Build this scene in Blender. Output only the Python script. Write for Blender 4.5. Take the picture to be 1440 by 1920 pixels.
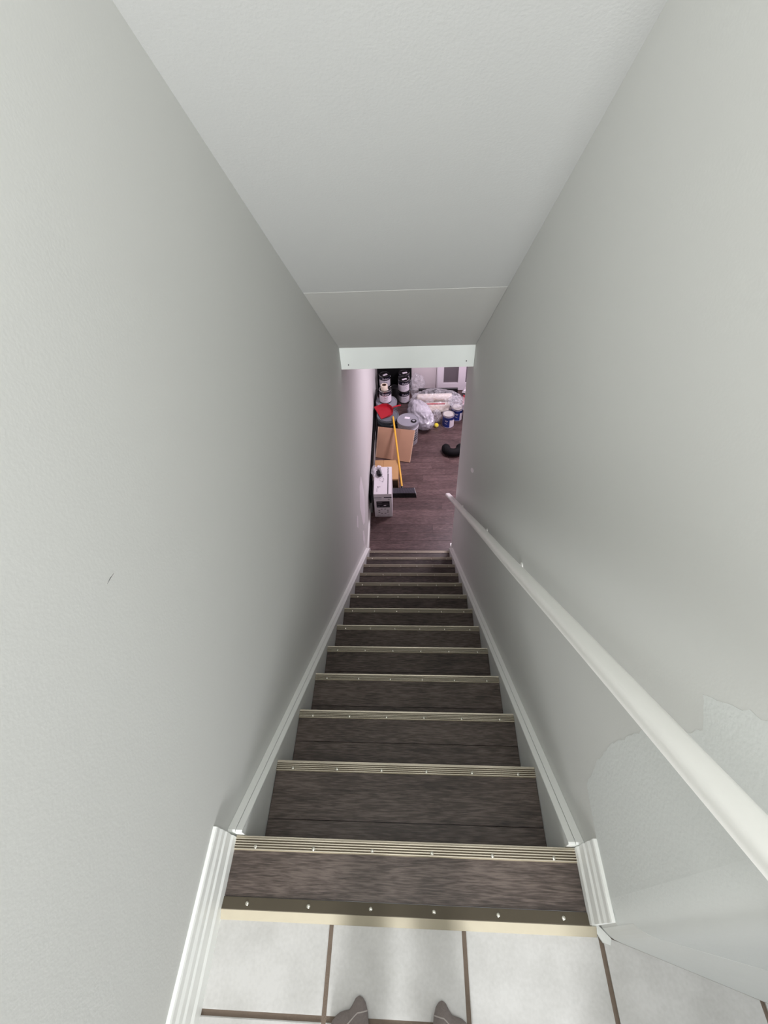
import bpy, bmesh, math, random
from mathutils import Vector, Matrix, noise

S = bpy.context.scene
for o in list(bpy.data.objects):
    bpy.data.objects.remove(o)
COL = S.collection
random.seed(7)
R = math.radians

# ------------------------------------------------------------------ camera
cam_data = bpy.data.cameras.new('camera')
cam = bpy.data.objects.new('camera', cam_data)
COL.objects.link(cam)
S.camera = cam
RIGHT = (0.99822891, 0.03755976, -0.04613356)
DOWN = (-0.00438117, -0.72696559, -0.68665991)
FWD = (-0.05932829, 0.6856459, -0.72551351)
cam.matrix_world = Matrix(((RIGHT[0], -DOWN[0], -FWD[0], 0.0302),
                           (RIGHT[1], -DOWN[1], -FWD[1], -0.2195),
                           (RIGHT[2], -DOWN[2], -FWD[2], 1.5215),
                           (0, 0, 0, 1)))
cam_data.sensor_fit = 'VERTICAL'
cam_data.sensor_height = 24.0
cam_data.lens = 879.7129 / 1920 * 24.0
cam_data.clip_start = 0.02
cam_data.clip_end = 60

# ------------------------------------------------------------------ light and exposure
W = bpy.data.worlds.new('world')
S.world = W
W.use_nodes = True
W.node_tree.nodes['Background'].inputs[0].default_value = (0.93, 0.97, 1.0, 1)
W.node_tree.nodes['Background'].inputs[1].default_value = 1.5


def area(name, loc, size, power, color, size_y=None, rot=(0, 0, 0)):
    d = bpy.data.lights.new(name, 'AREA')
    d.energy = power
    d.color = color
    d.size = size
    if size_y:
        d.shape = 'RECTANGLE'
        d.size_y = size_y
    o = bpy.data.objects.new(name, d)
    o.location = loc
    o.rotation_euler = rot
    COL.objects.link(o)
    return o


def bulb(name, loc, radius, power, color):
    d = bpy.data.lights.new(name, 'POINT')
    d.energy = power
    d.color = color
    d.shadow_soft_size = radius
    o = bpy.data.objects.new(name, d)
    o.location = loc
    COL.objects.link(o)
    return o


bulb('landing_ceiling_light', (-0.10, -0.40, 2.22), 0.12, 14.5, (1.0, 0.99, 0.98))
bulb('side_room_light', (0.66, -0.70, 2.2), 0.10, 12, (1.0, 0.99, 0.98))
area('hall_fill_light', (0.02, -4.2, 1.25), 0.62, 245, (0.98, 0.99, 1.0), size_y=1.9, rot=(R(90), 0, 0))  # added fill from behind, lifts the header and the lower stairwell
area('basement_ceiling_light', (1.15, 4.75, -0.225), 0.5, 54, (0.99, 0.87, 0.99))
area('basement_far_light', (2.4, 5.6, -0.225), 0.5, 25, (0.99, 0.87, 0.99))
S.cycles.diffuse_bounces = 8
S.cycles.max_bounces = 14
S.cycles.transparent_max_bounces = 16

S.view_settings.view_transform = 'Standard'
S.view_settings.look = 'None'
S.view_settings.exposure = 0.07
S.view_settings.gamma = 1.0
S.view_settings.use_curve_mapping = False


# ------------------------------------------------------------------ materials
def srgb(r, g, b):
    def f(c):
        c /= 255.0
        return c / 12.92 if c <= 0.04045 else ((c + 0.055) / 1.055) ** 2.4
    return (f(r), f(g), f(b), 1)


def new_mat(name):
    m = bpy.data.materials.new(name)
    m.use_nodes = True
    nt = m.node_tree
    return m, nt, nt.nodes['Principled BSDF'], nt.nodes, nt.links


def plain(name, col, rough=0.5, metal=0.0, vary=0.06, scale=30.0, bump=0.0, bscale=200.0, alpha=1.0, coat=0.0,
          spec=0.5, trans=0.0):
    """one base colour with slight mottling and optional fine relief"""
    m, nt, b, N, L = new_mat(name)
    tc = N.new('ShaderNodeTexCoord')
    nz = N.new('ShaderNodeTexNoise')
    nz.inputs['Scale'].default_value = scale
    nz.inputs['Detail'].default_value = 4
    L.new(tc.outputs['Object'], nz.inputs['Vector'])
    mx = N.new('ShaderNodeMix')
    mx.data_type = 'RGBA'
    mx.inputs[6].default_value = tuple(c * (1 - vary) for c in col[:3]) + (1,)
    mx.inputs[7].default_value = tuple(min(1, c * (1 + vary)) for c in col[:3]) + (1,)
    L.new(nz.outputs['Fac'], mx.inputs[0])
    L.new(mx.outputs[2], b.inputs['Base Color'])
    b.inputs['Roughness'].default_value = rough
    b.inputs['Metallic'].default_value = metal
    b.inputs['Alpha'].default_value = alpha
    b.inputs['Coat Weight'].default_value = coat
    b.inputs['Specular IOR Level'].default_value = spec
    b.inputs['Transmission Weight'].default_value = trans
    if bump:
        n2 = N.new('ShaderNodeTexNoise')
        n2.inputs['Scale'].default_value = bscale
        n2.inputs['Detail'].default_value = 3
        L.new(tc.outputs['Object'], n2.inputs['Vector'])
        bp = N.new('ShaderNodeBump')
        bp.inputs['Strength'].default_value = bump
        bp.inputs['Distance'].default_value = 0.002
        L.new(n2.outputs['Fac'], bp.inputs['Height'])
        L.new(bp.outputs[0], b.inputs['Normal'])
    return m


def wood_mat(name, dark, mid, light, rough=0.42):
    """grey-brown vinyl plank, grain along local X, tone shifts from piece to piece"""
    m, nt, b, N, L = new_mat(name)
    tc = N.new('ShaderNodeTexCoord')
    oi = N.new('ShaderNodeObjectInfo')
    ml = N.new('ShaderNodeVectorMath')
    ml.operation = 'MULTIPLY_ADD'
    cx = N.new('ShaderNodeCombineXYZ')
    for k, s in enumerate((13.0, 7.0, 3.0)):
        mm = N.new('ShaderNodeMath')
        mm.operation = 'MULTIPLY'
        mm.inputs[1].default_value = s
        L.new(oi.outputs['Random'], mm.inputs[0])
        L.new(mm.outputs[0], cx.inputs[k])
    ml.inputs[1].default_value = (1, 1, 1)
    L.new(tc.outputs['Object'], ml.inputs[0])
    L.new(cx.outputs[0], ml.inputs[2])
    mp = N.new('ShaderNodeMapping')
    mp.inputs['Scale'].default_value = (5.0, 44, 44)
    L.new(ml.outputs[0], mp.inputs[0])
    n1 = N.new('ShaderNodeTexNoise')
    n1.inputs['Scale'].default_value = 1.6
    n1.inputs['Detail'].default_value = 9
    n1.inputs['Roughness'].default_value = 0.68
    n1.inputs['Distortion'].default_value = 1.4
    L.new(mp.outputs[0], n1.inputs['Vector'])
    mp2 = N.new('ShaderNodeMapping')
    mp2.inputs['Scale'].default_value = (24, 300, 300)
    L.new(ml.outputs[0], mp2.inputs[0])
    n2 = N.new('ShaderNodeTexNoise')
    n2.inputs['Scale'].default_value = 1.0
    n2.inputs['Detail'].default_value = 5
    L.new(mp2.outputs[0], n2.inputs['Vector'])
    mp3 = N.new('ShaderNodeMapping')
    mp3.inputs['Scale'].default_value = (5, 16, 16)
    L.new(ml.outputs[0], mp3.inputs[0])
    n3 = N.new('ShaderNodeTexNoise')
    n3.inputs['Scale'].default_value = 1.0
    n3.inputs['Detail'].default_value = 3
    L.new(mp3.outputs[0], n3.inputs['Vector'])
    a = N.new('ShaderNodeMath')
    a.operation = 'MULTIPLY_ADD'
    a.inputs[1].default_value = 1.15
    L.new(n2.outputs['Fac'], a.inputs[0])
    L.new(n1.outputs['Fac'], a.inputs[2])
    a2 = N.new('ShaderNodeMath')
    a2.operation = 'MULTIPLY_ADD'
    a2.inputs[1].default_value = 0.45
    L.new(n3.outputs['Fac'], a2.inputs[0])
    L.new(a.outputs[0], a2.inputs[2])
    a3 = N.new('ShaderNodeMath')
    a3.operation = 'MULTIPLY_ADD'
    a3.inputs[1].default_value = 0.22
    L.new(oi.outputs['Random'], a3.inputs[0])
    L.new(a2.outputs[0], a3.inputs[2])
    rp = N.new('ShaderNodeValToRGB')
    e = rp.color_ramp.elements
    e[0].position, e[0].color = 0.52, dark
    e[1].position, e[1].color = 1.45, light
    e[1].position = 0.86
    k = e.new(0.70)
    k.color = mid
    sc = N.new('ShaderNodeMath')
    sc.operation = 'MULTIPLY'
    sc.inputs[1].default_value = 0.5
    L.new(a3.outputs[0], sc.inputs[0])
    L.new(sc.outputs[0], rp.inputs[0])
    L.new(rp.outputs[0], b.inputs['Base Color'])
    b.inputs['Roughness'].default_value = rough
    b.inputs['Specular IOR Level'].default_value = 0.4
    bp = N.new('ShaderNodeBump')
    bp.inputs['Strength'].default_value = 0.25
    bp.inputs['Distance'].default_value = 0.001
    L.new(n2.outputs['Fac'], bp.inputs['Height'])
    L.new(bp.outputs[0], b.inputs['Normal'])
    return m


def tile_mat():
    m, nt, b, N, L = new_mat('glazed_tile')
    tc = N.new('ShaderNodeTexCoord')
    n1 = N.new('ShaderNodeTexNoise')
    n1.inputs['Scale'].default_value = 9
    n1.inputs['Detail'].default_value = 6
    L.new(tc.outputs['Object'], n1.inputs['Vector'])
    n2 = N.new('ShaderNodeTexNoise')
    n2.inputs['Scale'].default_value = 130
    n2.inputs['Detail'].default_value = 2
    L.new(tc.outputs['Object'], n2.inputs['Vector'])
    a = N.new('ShaderNodeMath')
    a.operation = 'MULTIPLY_ADD'
    a.inputs[1].default_value = 0.35
    L.new(n2.outputs['Fac'], a.inputs[0])
    L.new(n1.outputs['Fac'], a.inputs[2])
    rp = N.new('ShaderNodeValToRGB')
    rp.color_ramp.elements[0].position = 0.45
    rp.color_ramp.elements[0].color = srgb(186, 185, 182)
    rp.color_ramp.elements[1].position = 0.85
    rp.color_ramp.elements[1].color = srgb(206, 205, 203)
    L.new(a.outputs[0], rp.inputs[0])
    L.new(rp.outputs[0], b.inputs['Base Color'])
    b.inputs['Roughness'].default_value = 0.45
    return m


def clear_plastic(name, alpha=0.28, col=(0.9, 0.9, 0.92, 1), rough=0.12, bump=0.6, bscale=22):
    m, nt, b, N, L = new_mat(name)
    tc = N.new('ShaderNodeTexCoord')
    nz = N.new('ShaderNodeTexNoise')
    nz.inputs['Scale'].default_value = bscale
    nz.inputs['Detail'].default_value = 5
    nz.inputs['Distortion'].default_value = 1.5
    L.new(tc.outputs['Object'], nz.inputs['Vector'])
    bp = N.new('ShaderNodeBump')
    bp.inputs['Strength'].default_value = bump
    bp.inputs['Distance'].default_value = 0.02
    L.new(nz.outputs['Fac'], bp.inputs['Height'])
    L.new(bp.outputs[0], b.inputs['Normal'])
    mr = N.new('ShaderNodeMapRange')
    mr.inputs[1].default_value = 0.3
    mr.inputs[2].default_value = 0.7
    mr.inputs[3].default_value = max(0, alpha - 0.2)
    mr.inputs[4].default_value = min(1, alpha + 0.2)
    L.new(nz.outputs['Fac'], mr.inputs[0])
    L.new(mr.outputs[0], b.inputs['Alpha'])
    b.inputs['Base Color'].default_value = col
    b.inputs['Roughness'].default_value = rough
    b.inputs['Specular IOR Level'].default_value = 0.9
    return m


M = {}
M['wall'] = plain('wall_paint', srgb(214, 215, 212), 0.9, spec=0.12, vary=0.012, scale=3, bump=0.09, bscale=170)
M['hallwall'] = plain('hall_paint', srgb(128, 124, 118), 0.9, vary=0.02, scale=3, spec=0.1)  # unseen hallway darkened to cut light bounced onto the return wall
M['ceil'] = plain('ceiling_paint', srgb(184, 185, 183), 0.9, spec=0.12, vary=0.012, scale=3, bump=0.25, bscale=150)
M['ceil2'] = plain('grey_ceiling_paint', srgb(186, 186, 182), 0.9, spec=0.12, vary=0.012, scale=3, bump=0.25, bscale=150)
M['patch'] = plain('fresh_grey_paint', srgb(221, 224, 222), 0.9, spec=0.12, vary=0.015, scale=9, bump=0.3, bscale=120)
M['unpainted'] = plain('bare_wall_strip', srgb(226, 228, 225), 0.9, spec=0.12, vary=0.02, scale=20, bump=0.3, bscale=90)
M['whitepatch'] = plain('patch_white', srgb(250, 248, 250), 0.5, vary=0.02)
M['scuff'] = plain('scuff', srgb(95, 95, 95), 0.8)
M['base_wall'] = plain('basement_wall_paint', srgb(214, 206, 208), 0.55, vary=0.012, scale=3, bump=0.2, bscale=150)
M['trim'] = plain('white_trim_paint', srgb(244, 246, 243), 0.38, vary=0.015, scale=14, bump=0.12, bscale=60)
M['stringer'] = plain('stringer_paint', srgb(218, 220, 217), 0.45, vary=0.03, scale=14, bump=0.12, bscale=60)
M['rail'] = plain('rail_paint', srgb(248, 248, 244), 0.36, vary=0.02, scale=20, bump=0.15, bscale=40)
M['header'] = plain('header_paint', srgb(236, 241, 237), 0.6, vary=0.02, scale=6, bump=0.1, bscale=90)
M['tile'] = tile_mat()
M['grout'] = plain('brown_grout', srgb(118, 104, 92), 0.9, vary=0.12, scale=60, bump=0.4, bscale=300)
M['wood'] = wood_mat('stair_vinyl', srgb(38, 31, 28), srgb(75, 65, 60), srgb(108, 96, 90))
M['woodb'] = wood_mat('basement_vinyl', srgb(48, 36, 35), srgb(84, 66, 64), srgb(116, 95, 93))
M['under'] = plain('dark_gap', srgb(32, 27, 25), 0.9)
M['alu'] = plain('champagne_aluminium', srgb(196, 188, 172), 0.42, metal=0.75, vary=0.04, scale=40)
M['alus'] = plain('brushed_edging', srgb(168, 160, 140), 0.65, metal=0.15, vary=0.05, scale=40)
M['groove'] = plain('shaded_groove', srgb(104, 94, 78), 0.55, metal=0.5)
M['alud'] = plain('bronze_aluminium', srgb(86, 78, 64), 0.75, metal=0.1, vary=0.05, scale=40)
M['screw'] = plain('bright_screw', srgb(225, 222, 210), 0.25, metal=1.0)
M['black'] = plain('black_plastic', srgb(16, 16, 18), 0.4)
M['blackm'] = plain('black_matte', srgb(12, 12, 13), 0.75, spec=0.2)
M['navy'] = plain('navy_label', srgb(28, 26, 44), 0.45)
M['white'] = plain('white_label', srgb(226, 220, 228), 0.5)
M['steel'] = plain('tin_rim', srgb(200, 200, 202), 0.25, metal=1.0)
M['liddark'] = plain('dark_tin_lid', srgb(52, 50, 52), 0.3, metal=0.7)
M['lidwhite'] = plain('pale_tin_lid', srgb(205, 202, 196), 0.35, metal=0.35)
M['greylid'] = plain('grey_bucket_lid', srgb(140, 140, 148), 0.42)
M['greylid2'] = plain('slate_bucket_lid', srgb(104, 110, 117), 0.42)
M['bucket'] = plain('pale_bucket', srgb(190, 190, 196), 0.45)
M['bucketd'] = plain('slate_bucket', srgb(72, 80, 84), 0.45)
M['red'] = plain('red_plastic', srgb(172, 26, 42), 0.35)
M['redp'] = plain('red_print', srgb(205, 70, 78), 0.5)
M['yellow'] = plain('yellow_handle', srgb(226, 174, 52), 0.4)
M['ball'] = plain('ball_felt', srgb(238, 222, 60), 0.85, vary=0.08, scale=90, bump=0.6, bscale=300)
M['card'] = plain('cardboard', srgb(172, 134, 108), 0.8, vary=0.05, scale=12)
M['card2'] = plain('yellow_cardboard', srgb(186, 146, 100), 0.8, vary=0.05, scale=12)
M['cardshade'] = plain('shaded_cardboard', srgb(66, 48, 32), 0.85)
M['kraftedge'] = plain('corrugated_edge', srgb(214, 184, 158), 0.85)
M['carton'] = plain('white_carton', srgb(222, 218, 222), 0.55, vary=0.015)
M['ink'] = plain('black_ink', srgb(26, 23, 30), 0.55)
M['greyink'] = plain('grey_ink', srgb(120, 116, 124), 0.55)
M['blue'] = plain('blue_label', srgb(38, 58, 138), 0.4)
M['tape'] = plain('cream_tape', srgb(226, 214, 196), 0.6)
M['core'] = plain('tape_core', srgb(96, 72, 56), 0.8)
M['bag'] = clear_plastic('white_plastic_bag', 0.78, (0.60, 0.59, 0.65, 1), 0.18, 0.5, 9)
M['film'] = clear_plastic('clear_film', 0.24, (0.80, 0.80, 0.84, 1), 0.12, 0.5, 12)
M['cream'] = plain('cream_vinyl', srgb(226, 218, 206), 0.5)
M['bristle'] = plain('grey_bristles', srgb(92, 88, 100), 0.7, vary=0.25, scale=300)
M['pane'] = plain('grey_glass', srgb(112, 106, 110), 0.12, vary=0.05, scale=5)
M['doorw'] = plain('white_door_paint', srgb(232, 226, 232), 0.4, vary=0.01)
M['sock'] = plain('grey_sock_toe', srgb(128, 119, 116), 0.95, vary=0.14, scale=220, bump=0.9, bscale=420)
M['sock2'] = plain('pale_sock', srgb(152, 146, 142), 0.95, vary=0.14, scale=220, bump=0.9, bscale=420)
M['seam'] = plain('sock_seam', srgb(186, 178, 174), 0.9, bump=0.5, bscale=500)
M['trouser'] = plain('dark_trousers', srgb(96, 98, 104), 0.9, vary=0.1, scale=120, bump=0.5, bscale=400)
M['railgrey'] = plain('grey_rail', srgb(150, 152, 152), 0.4)


# ------------------------------------------------------------------ mesh helpers
def link(o, parent=None):
    COL.objects.link(o)
    if parent:
        o.parent = parent
    return o


def obj(name, bm, m, parent=None, smooth=False, angle=35, recalc=True):
    if recalc:
        bmesh.ops.recalc_face_normals(bm, faces=bm.faces)
    me = bpy.data.meshes.new(name)
    bm.to_mesh(me)
    bm.free()
    if smooth:
        for p in me.polygons:
            p.use_smooth = True
        me.set_sharp_from_angle(angle=R(angle))
    me.materials.append(M[m])
    return link(bpy.data.objects.new(name, me), parent)


def tag(o, label, cat, group=None, kind=None):
    o['label'] = label
    o['category'] = cat
    if group:
        o['group'] = group
    if kind:
        o['kind'] = kind
    return o


def structure(o, label=None):
    o['kind'] = 'structure'
    if label:
        o['label'] = label
    return o


def thing(name, label, cat, loc=(0, 0, 0), rz=0.0, group=None, rot=None):
    o = bpy.data.objects.new(name, None)
    o.empty_display_size = 0.05
    COL.objects.link(o)
    o.location = loc
    o.rotation_euler = rot if rot else (0, 0, rz)
    return tag(o, label, cat, group)


def copy_thing(src, loc, rz, label):
    def rec(o, par):
        c = o.copy()
        COL.objects.link(c)
        if par:
            c.parent = par
        for ch in o.children:
            rec(ch, c)
        return c
    c = rec(src, None)
    c.location = loc
    c.rotation_euler = (0, 0, rz)
    c['label'] = label
    return c


def B():
    return bmesh.new()


def box(bm, x0, x1, y0, y1, z0, z1, bev=0.0, seg=1):
    vs = [bm.verts.new(p) for p in ((x0, y0, z0), (x1, y0, z0), (x1, y1, z0), (x0, y1, z0),
                                    (x0, y0, z1), (x1, y0, z1), (x1, y1, z1), (x0, y1, z1))]
    fs = [bm.faces.new([vs[i] for i in f]) for f in
          ((3, 2, 1, 0), (4, 5, 6, 7), (0, 1, 5, 4), (1, 2, 6, 5), (2, 3, 7, 6), (3, 0, 4, 7))]
    if bev:
        es = list({e for f in fs for e in f.edges})
        bmesh.ops.bevel(bm, geom=es, offset=bev, segments=seg, affect='EDGES', profile=0.5)
    return bm


def prism(bm, pts, axis, a, b):
    """extrude a 2-D outline along an axis: axis 'x' takes (y,z), 'y' takes (x,z), 'z' takes (x,y)"""
    def P(p, t):
        return {'x': (t, p[0], p[1]), 'y': (p[0], t, p[1]), 'z': (p[0], p[1], t)}[axis]
    v0 = [bm.verts.new(P(p, a)) for p in pts]
    v1 = [bm.verts.new(P(p, b)) for p in pts]
    n = len(pts)
    bm.faces.new(v0[::-1])
    bm.faces.new(v1)
    for i in range(n):
        j = (i + 1) % n
        bm.faces.new((v0[i], v0[j], v1[j], v1[i]))
    return bm


def lathe(bm, prof, seg=32, cx=0, cy=0, cap=True):
    rings = []
    for r, z in prof:
        rings.append([bm.verts.new((cx + r * math.cos(2 * math.pi * k / seg), cy + r * math.sin(2 * math.pi * k / seg), z))
                      for k in range(seg)])
    for a, b in zip(rings, rings[1:]):
        for k in range(seg):
            j = (k + 1) % seg
            bm.faces.new((a[k], a[j], b[j], b[k]))
    if cap:
        bm.faces.new(rings[0][::-1])
        bm.faces.new(rings[-1])
    return bm


def tube(bm, pts, r, seg=10, cap=True, radii=None, flat=1.0):
    pts = [Vector(p) for p in pts]
    rings = []
    up = Vector((0, 0, 1))
    for i, p in enumerate(pts):
        d = (pts[min(i + 1, len(pts) - 1)] - pts[max(i - 1, 0)]).normalized()
        u = d.cross(up)
        if u.length < 1e-4:
            u = Vector((1, 0, 0))
        u.normalize()
        v = u.cross(d).normalized()
        rr = radii[i] if radii else r
        rings.append([bm.verts.new(p + rr * (math.cos(2 * math.pi * k / seg) * u + flat * math.sin(2 * math.pi * k / seg) * v))
                      for k in range(seg)])
    for a, b in zip(rings, rings[1:]):
        for k in range(seg):
            j = (k + 1) % seg
            bm.faces.new((a[k], a[j], b[j], b[k]))
    if cap:
        bm.faces.new(rings[0][::-1])
        bm.faces.new(rings[-1])
    return bm


def screw_mesh():
    bm = B()
    lathe(bm, [(0.0044, 0.0), (0.0044, 0.0009), (0.0030, 0.0020), (0.0012, 0.0024)], 10)
    o = obj('screw', bm, 'screw', smooth=True)
    me = o.data
    bpy.data.objects.remove(o)
    return me


SCREW = screw_mesh()


def put_screw(parent, x, y, z):
    o = bpy.data.objects.new('screw', SCREW)
    link(o, parent)
    o.location = (x, y, z)


def text_mesh(body, size, m, name, parent, place, align='CENTER'):
    cu = bpy.data.curves.new('lettering', 'FONT')
    cu.body = body
    cu.size = size
    cu.align_x = align
    cu.align_y = 'CENTER'
    cu.extrude = 0.0002
    cu.resolution_u = 2
    t = bpy.data.objects.new('lettering', cu)
    COL.objects.link(t)
    bpy.context.view_layer.update()
    me = bpy.data.meshes.new_from_object(t)
    bpy.data.objects.remove(t)
    for v in me.vertices:
        v.co = place(v.co)
    me.materials.clear()
    me.materials.append(M[m])
    me.name = name
    return link(bpy.data.objects.new(name, me), parent)


# ------------------------------------------------------------------ room shell
G, RI = 0.2466, 0.20468          # going and rise of a step
NS = 12                          # nosings below the top one
ZF = -13 * RI                    # basement floor
WH = 0.470                       # half width between stair walls
WI = 0.430                       # half width between stringers
SL = -RI / G
YB = 6.45                        # back wall of the basement


def decal(name, pts, m, parent, x, side, t=0.0003, rough=0.0):
    """a thin coat of colour on a stair wall, outline given in (y, z)"""
    out = []
    n = len(pts)
    for i in range(n):
        a, b = Vector(pts[i]), Vector(pts[(i + 1) % n])
        k = max(1, int((b - a).length / 0.012)) if rough else 1
        for j in range(k):
            p = a.lerp(b, j / k)
            if rough:
                p = p + Vector((random.uniform(-rough, rough), random.uniform(-rough, rough)))
            out.append((p.x, p.y))
    bm = B()
    prism(bm, out, 'x', x, x - side * t)
    return obj(name, bm, m, parent)


# left wall, runs the whole length
bm = B()
prism(bm, [(-WH, -1.0), (-WH, 3.0), (-0.535, YB + 0.1), (-0.66, YB + 0.1), (-0.66, -1.0)], 'z', ZF - 0.05, 2.45)
wl = structure(obj('wall_left', bm, 'wall'), 'smooth grey painted wall on the left of the stairs')


def ell(cy, cz, a, b, th, n=14):
    return [(cy + a * math.cos(t) * math.cos(th) - b * math.sin(t) * math.sin(th),
             cz + a * math.cos(t) * math.sin(th) + b * math.sin(t) * math.cos(th))
            for t in (2 * math.pi * k / n for k in range(n))]


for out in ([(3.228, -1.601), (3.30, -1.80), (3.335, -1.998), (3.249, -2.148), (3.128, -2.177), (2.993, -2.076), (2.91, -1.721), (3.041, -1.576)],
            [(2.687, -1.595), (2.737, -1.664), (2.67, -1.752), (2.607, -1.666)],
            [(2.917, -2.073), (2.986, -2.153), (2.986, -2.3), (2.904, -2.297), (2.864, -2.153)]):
    o = decal('white_wall_patch', out, 'whitepatch', wl, 0.0, -1, 0.0006)  # near-white patches, brighter than the wall round them
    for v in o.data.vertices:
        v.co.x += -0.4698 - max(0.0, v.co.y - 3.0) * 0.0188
    o['label'] = 'white patch on the grey wall'
o = decal('scuff_mark', [(0.2055, 0.9020), (0.2165, 0.9030), (0.2300, 0.9000), (0.2165, 0.9015)], 'scuff', wl, -WH, -1)

# right stair wall with a rounded outer corner and the return that closes the landing
ret_dir = Vector((0.955, -0.29)).normalized()
c0 = Vector((0.470, -0.110))
c3 = Vector((0.470, -0.163)) + ret_dir * 0.05
corner = []
for k in range(9):
    t = k / 8
    p1 = Vector((0.470, -0.163))
    q = (1 - t) ** 2 * c0 + 2 * (1 - t) * t * p1 + t * t * c3
    corner.append((q.x, q.y))
far = Vector((0.470, -0.163)) + ret_dir * 1.7
nrm = Vector((-ret_dir.y, ret_dir.x))
plan = [(0.470, 3.143)] + corner + [(far.x, far.y), (far.x + nrm.x * 0.12, far.y + nrm.y * 0.12), (0.62, 0.05), (0.62, 3.143)]
bm = B()
prism(bm, plan, 'z', ZF - 0.05, 2.45)
wr = structure(obj('wall_right', bm, 'wall', smooth=True, angle=30), 'grey painted wall that carries the handrail')
edge_ = [(0.114, 0.160), (0.135, 0.266), (0.140, 0.385), (0.111, 0.558), (0.088, 0.610), (0.045, 0.757), (0.088, 0.795), (0.055, 0.84), (0.010, 0.900), (-0.05, 1.00)]
fine = [edge_[0]]
for a_, b_ in zip(edge_, edge_[1:]):
    k_ = max(1, int((Vector(b_) - Vector(a_)).length / 0.010))
    for j in range(1, k_ + 1):
        q = Vector(a_).lerp(Vector(b_), j / k_)
        fine.append((q.x + random.uniform(-0.003, 0.003), q.y + random.uniform(-0.003, 0.003)))
o = decal('paint_patch', [(-0.110, 0.112), (0.000, 0.140)] + fine + [(-0.110, 1.06)], 'patch', wr, WH, 1)
o['label'] = 'paler patch of fresh grey paint'
o = decal('white_wall_patch', ell(2.37, -0.78, 0.085, 0.018, R(-38)), 'whitepatch', wr, WH, 1)
bm = B()
run = corner + [(far.x, far.y)]
lo_ = [bm.verts.new((p[0] - nrm.x * 0.0003 if i else 0.4697, p[1] - nrm.y * 0.0003 if i else p[1], 0.112)) for i, p in enumerate(run)]
hi_ = [bm.verts.new((v.co.x, v.co.y, 1.06 if i < 9 else 1.4)) for i, v in enumerate(lo_)]
for i in range(len(run) - 1):
    bm.faces.new((lo_[i], lo_[i + 1], hi_[i + 1], hi_[i]))
obj('paint_patch', bm, 'patch', wr, smooth=True, recalc=False)['label'] = 'paler fresh grey paint round the wall corner'
# the strip at the foot of the return where a baseboard is missing
bm = B()
pts = list(corner[4:]) + [(c3.x + ret_dir.x * 0.04 * k, c3.y + ret_dir.y * 0.04 * k) for k in range(1, 30)]
cols = []
for i, p in enumerate(pts):
    top_ = 0.185 + min(0.33, max(0.0, p[0] - 0.455) * 0.95) + random.uniform(-0.003, 0.003)
    q = (p[0] - nrm.x * 0.0007, p[1] - nrm.y * 0.0007)
    cols.append([bm.verts.new((q[0], q[1], -0.0085)), bm.verts.new((q[0], q[1], top_)), bm.verts.new((p[0] + nrm.x * 0.002, p[1] + nrm.y * 0.002, top_)), bm.verts.new((p[0] + nrm.x * 0.002, p[1] + nrm.y * 0.002, -0.0085))])
for c_, d_ in zip(cols, cols[1:]):
    for k in range(4):
        bm.faces.new((c_[k], d_[k], d_[(k + 1) % 4], c_[(k + 1) % 4]))
o = obj('bare_strip', bm, 'unpainted', wr)
o['label'] = 'paler strip where a baseboard is missing'

# sloping ceiling: an upper sheet and a darker lower sheet
def zc(y):
    return 1.561 - 0.8475 * (y - 0.932)


YT = 0.932 + (1.561 - 2.4) / 0.8475
bm = B()
prism(bm, [(YT, 2.4), (2.0, zc(2.0)), (2.0, zc(2.0) + 0.16), (YT, 2.56)], 'x', -0.6, 0.6)
ce = structure(obj('ceiling', bm, 'ceil'), 'pale painted ceiling sloping down over the stairs')
bm = B()
z = 0.002
prism(bm, [(2.0, zc(2.0) - z), (2.90, zc(2.90) - z), (2.90, zc(2.9) + 0.14), (2.0, zc(2.0) + 0.14)], 'x', -0.469, 0.469)
o = obj('ceiling_panel', bm, 'ceil2', ce)
o['label'] = 'darker grey lower stretch of the sloping ceiling'
bm = B()
box(bm, -0.66, 2.2, -4.4, YT, 2.4, 2.52)
structure(obj('ceiling_hall', bm, 'ceil'), 'flat ceiling over the landing')
# header above the foot of the stairs
bm = B()
box(bm, -0.469, 0.469, 2.821, 2.96, -0.205, -0.02)
hd = structure(obj('wall_header', bm, 'header'), 'pale header across the foot of the sloping ceiling')
for x, z in ((-0.415, -0.170), (0.415, -0.160)):
    bm = B()
    lathe(bm, [(0.004, 0), (0.004, 0.002)], 8)
    for v in bm.verts:
        v.co = Vector((x + v.co.x, 2.8212 - v.co.z, z + v.co.y * 1.6))
    obj('nail_hole', bm, 'scuff', hd)
# basement shell
bm = B()
box(bm, -0.70, 3.4, 2.96, YB + 0.12, -0.205, -0.08)
structure(obj('ceiling_basement', bm, 'doorw'), 'basement ceiling behind the header')
bm = B()
box(bm, -0.66, 3.4, YB, YB + 0.12, ZF - 0.05, -0.205)
structure(obj('wall_back', bm, 'base_wall'), 'pale pinkish wall at the far end of the basement')
bm = B()
box(bm, 3.3, 3.42, 3.143, YB, ZF - 0.05, -0.205)
structure(obj('wall_far_right', bm, 'base_wall'), 'side wall of the basement')
bm = B()
box(bm, 0.62, 3.4, 3.02, 3.143, ZF - 0.05, -0.205)
structure(obj('wall_front', bm, 'base_wall'), 'basement wall beside the foot of the stairs')

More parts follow.
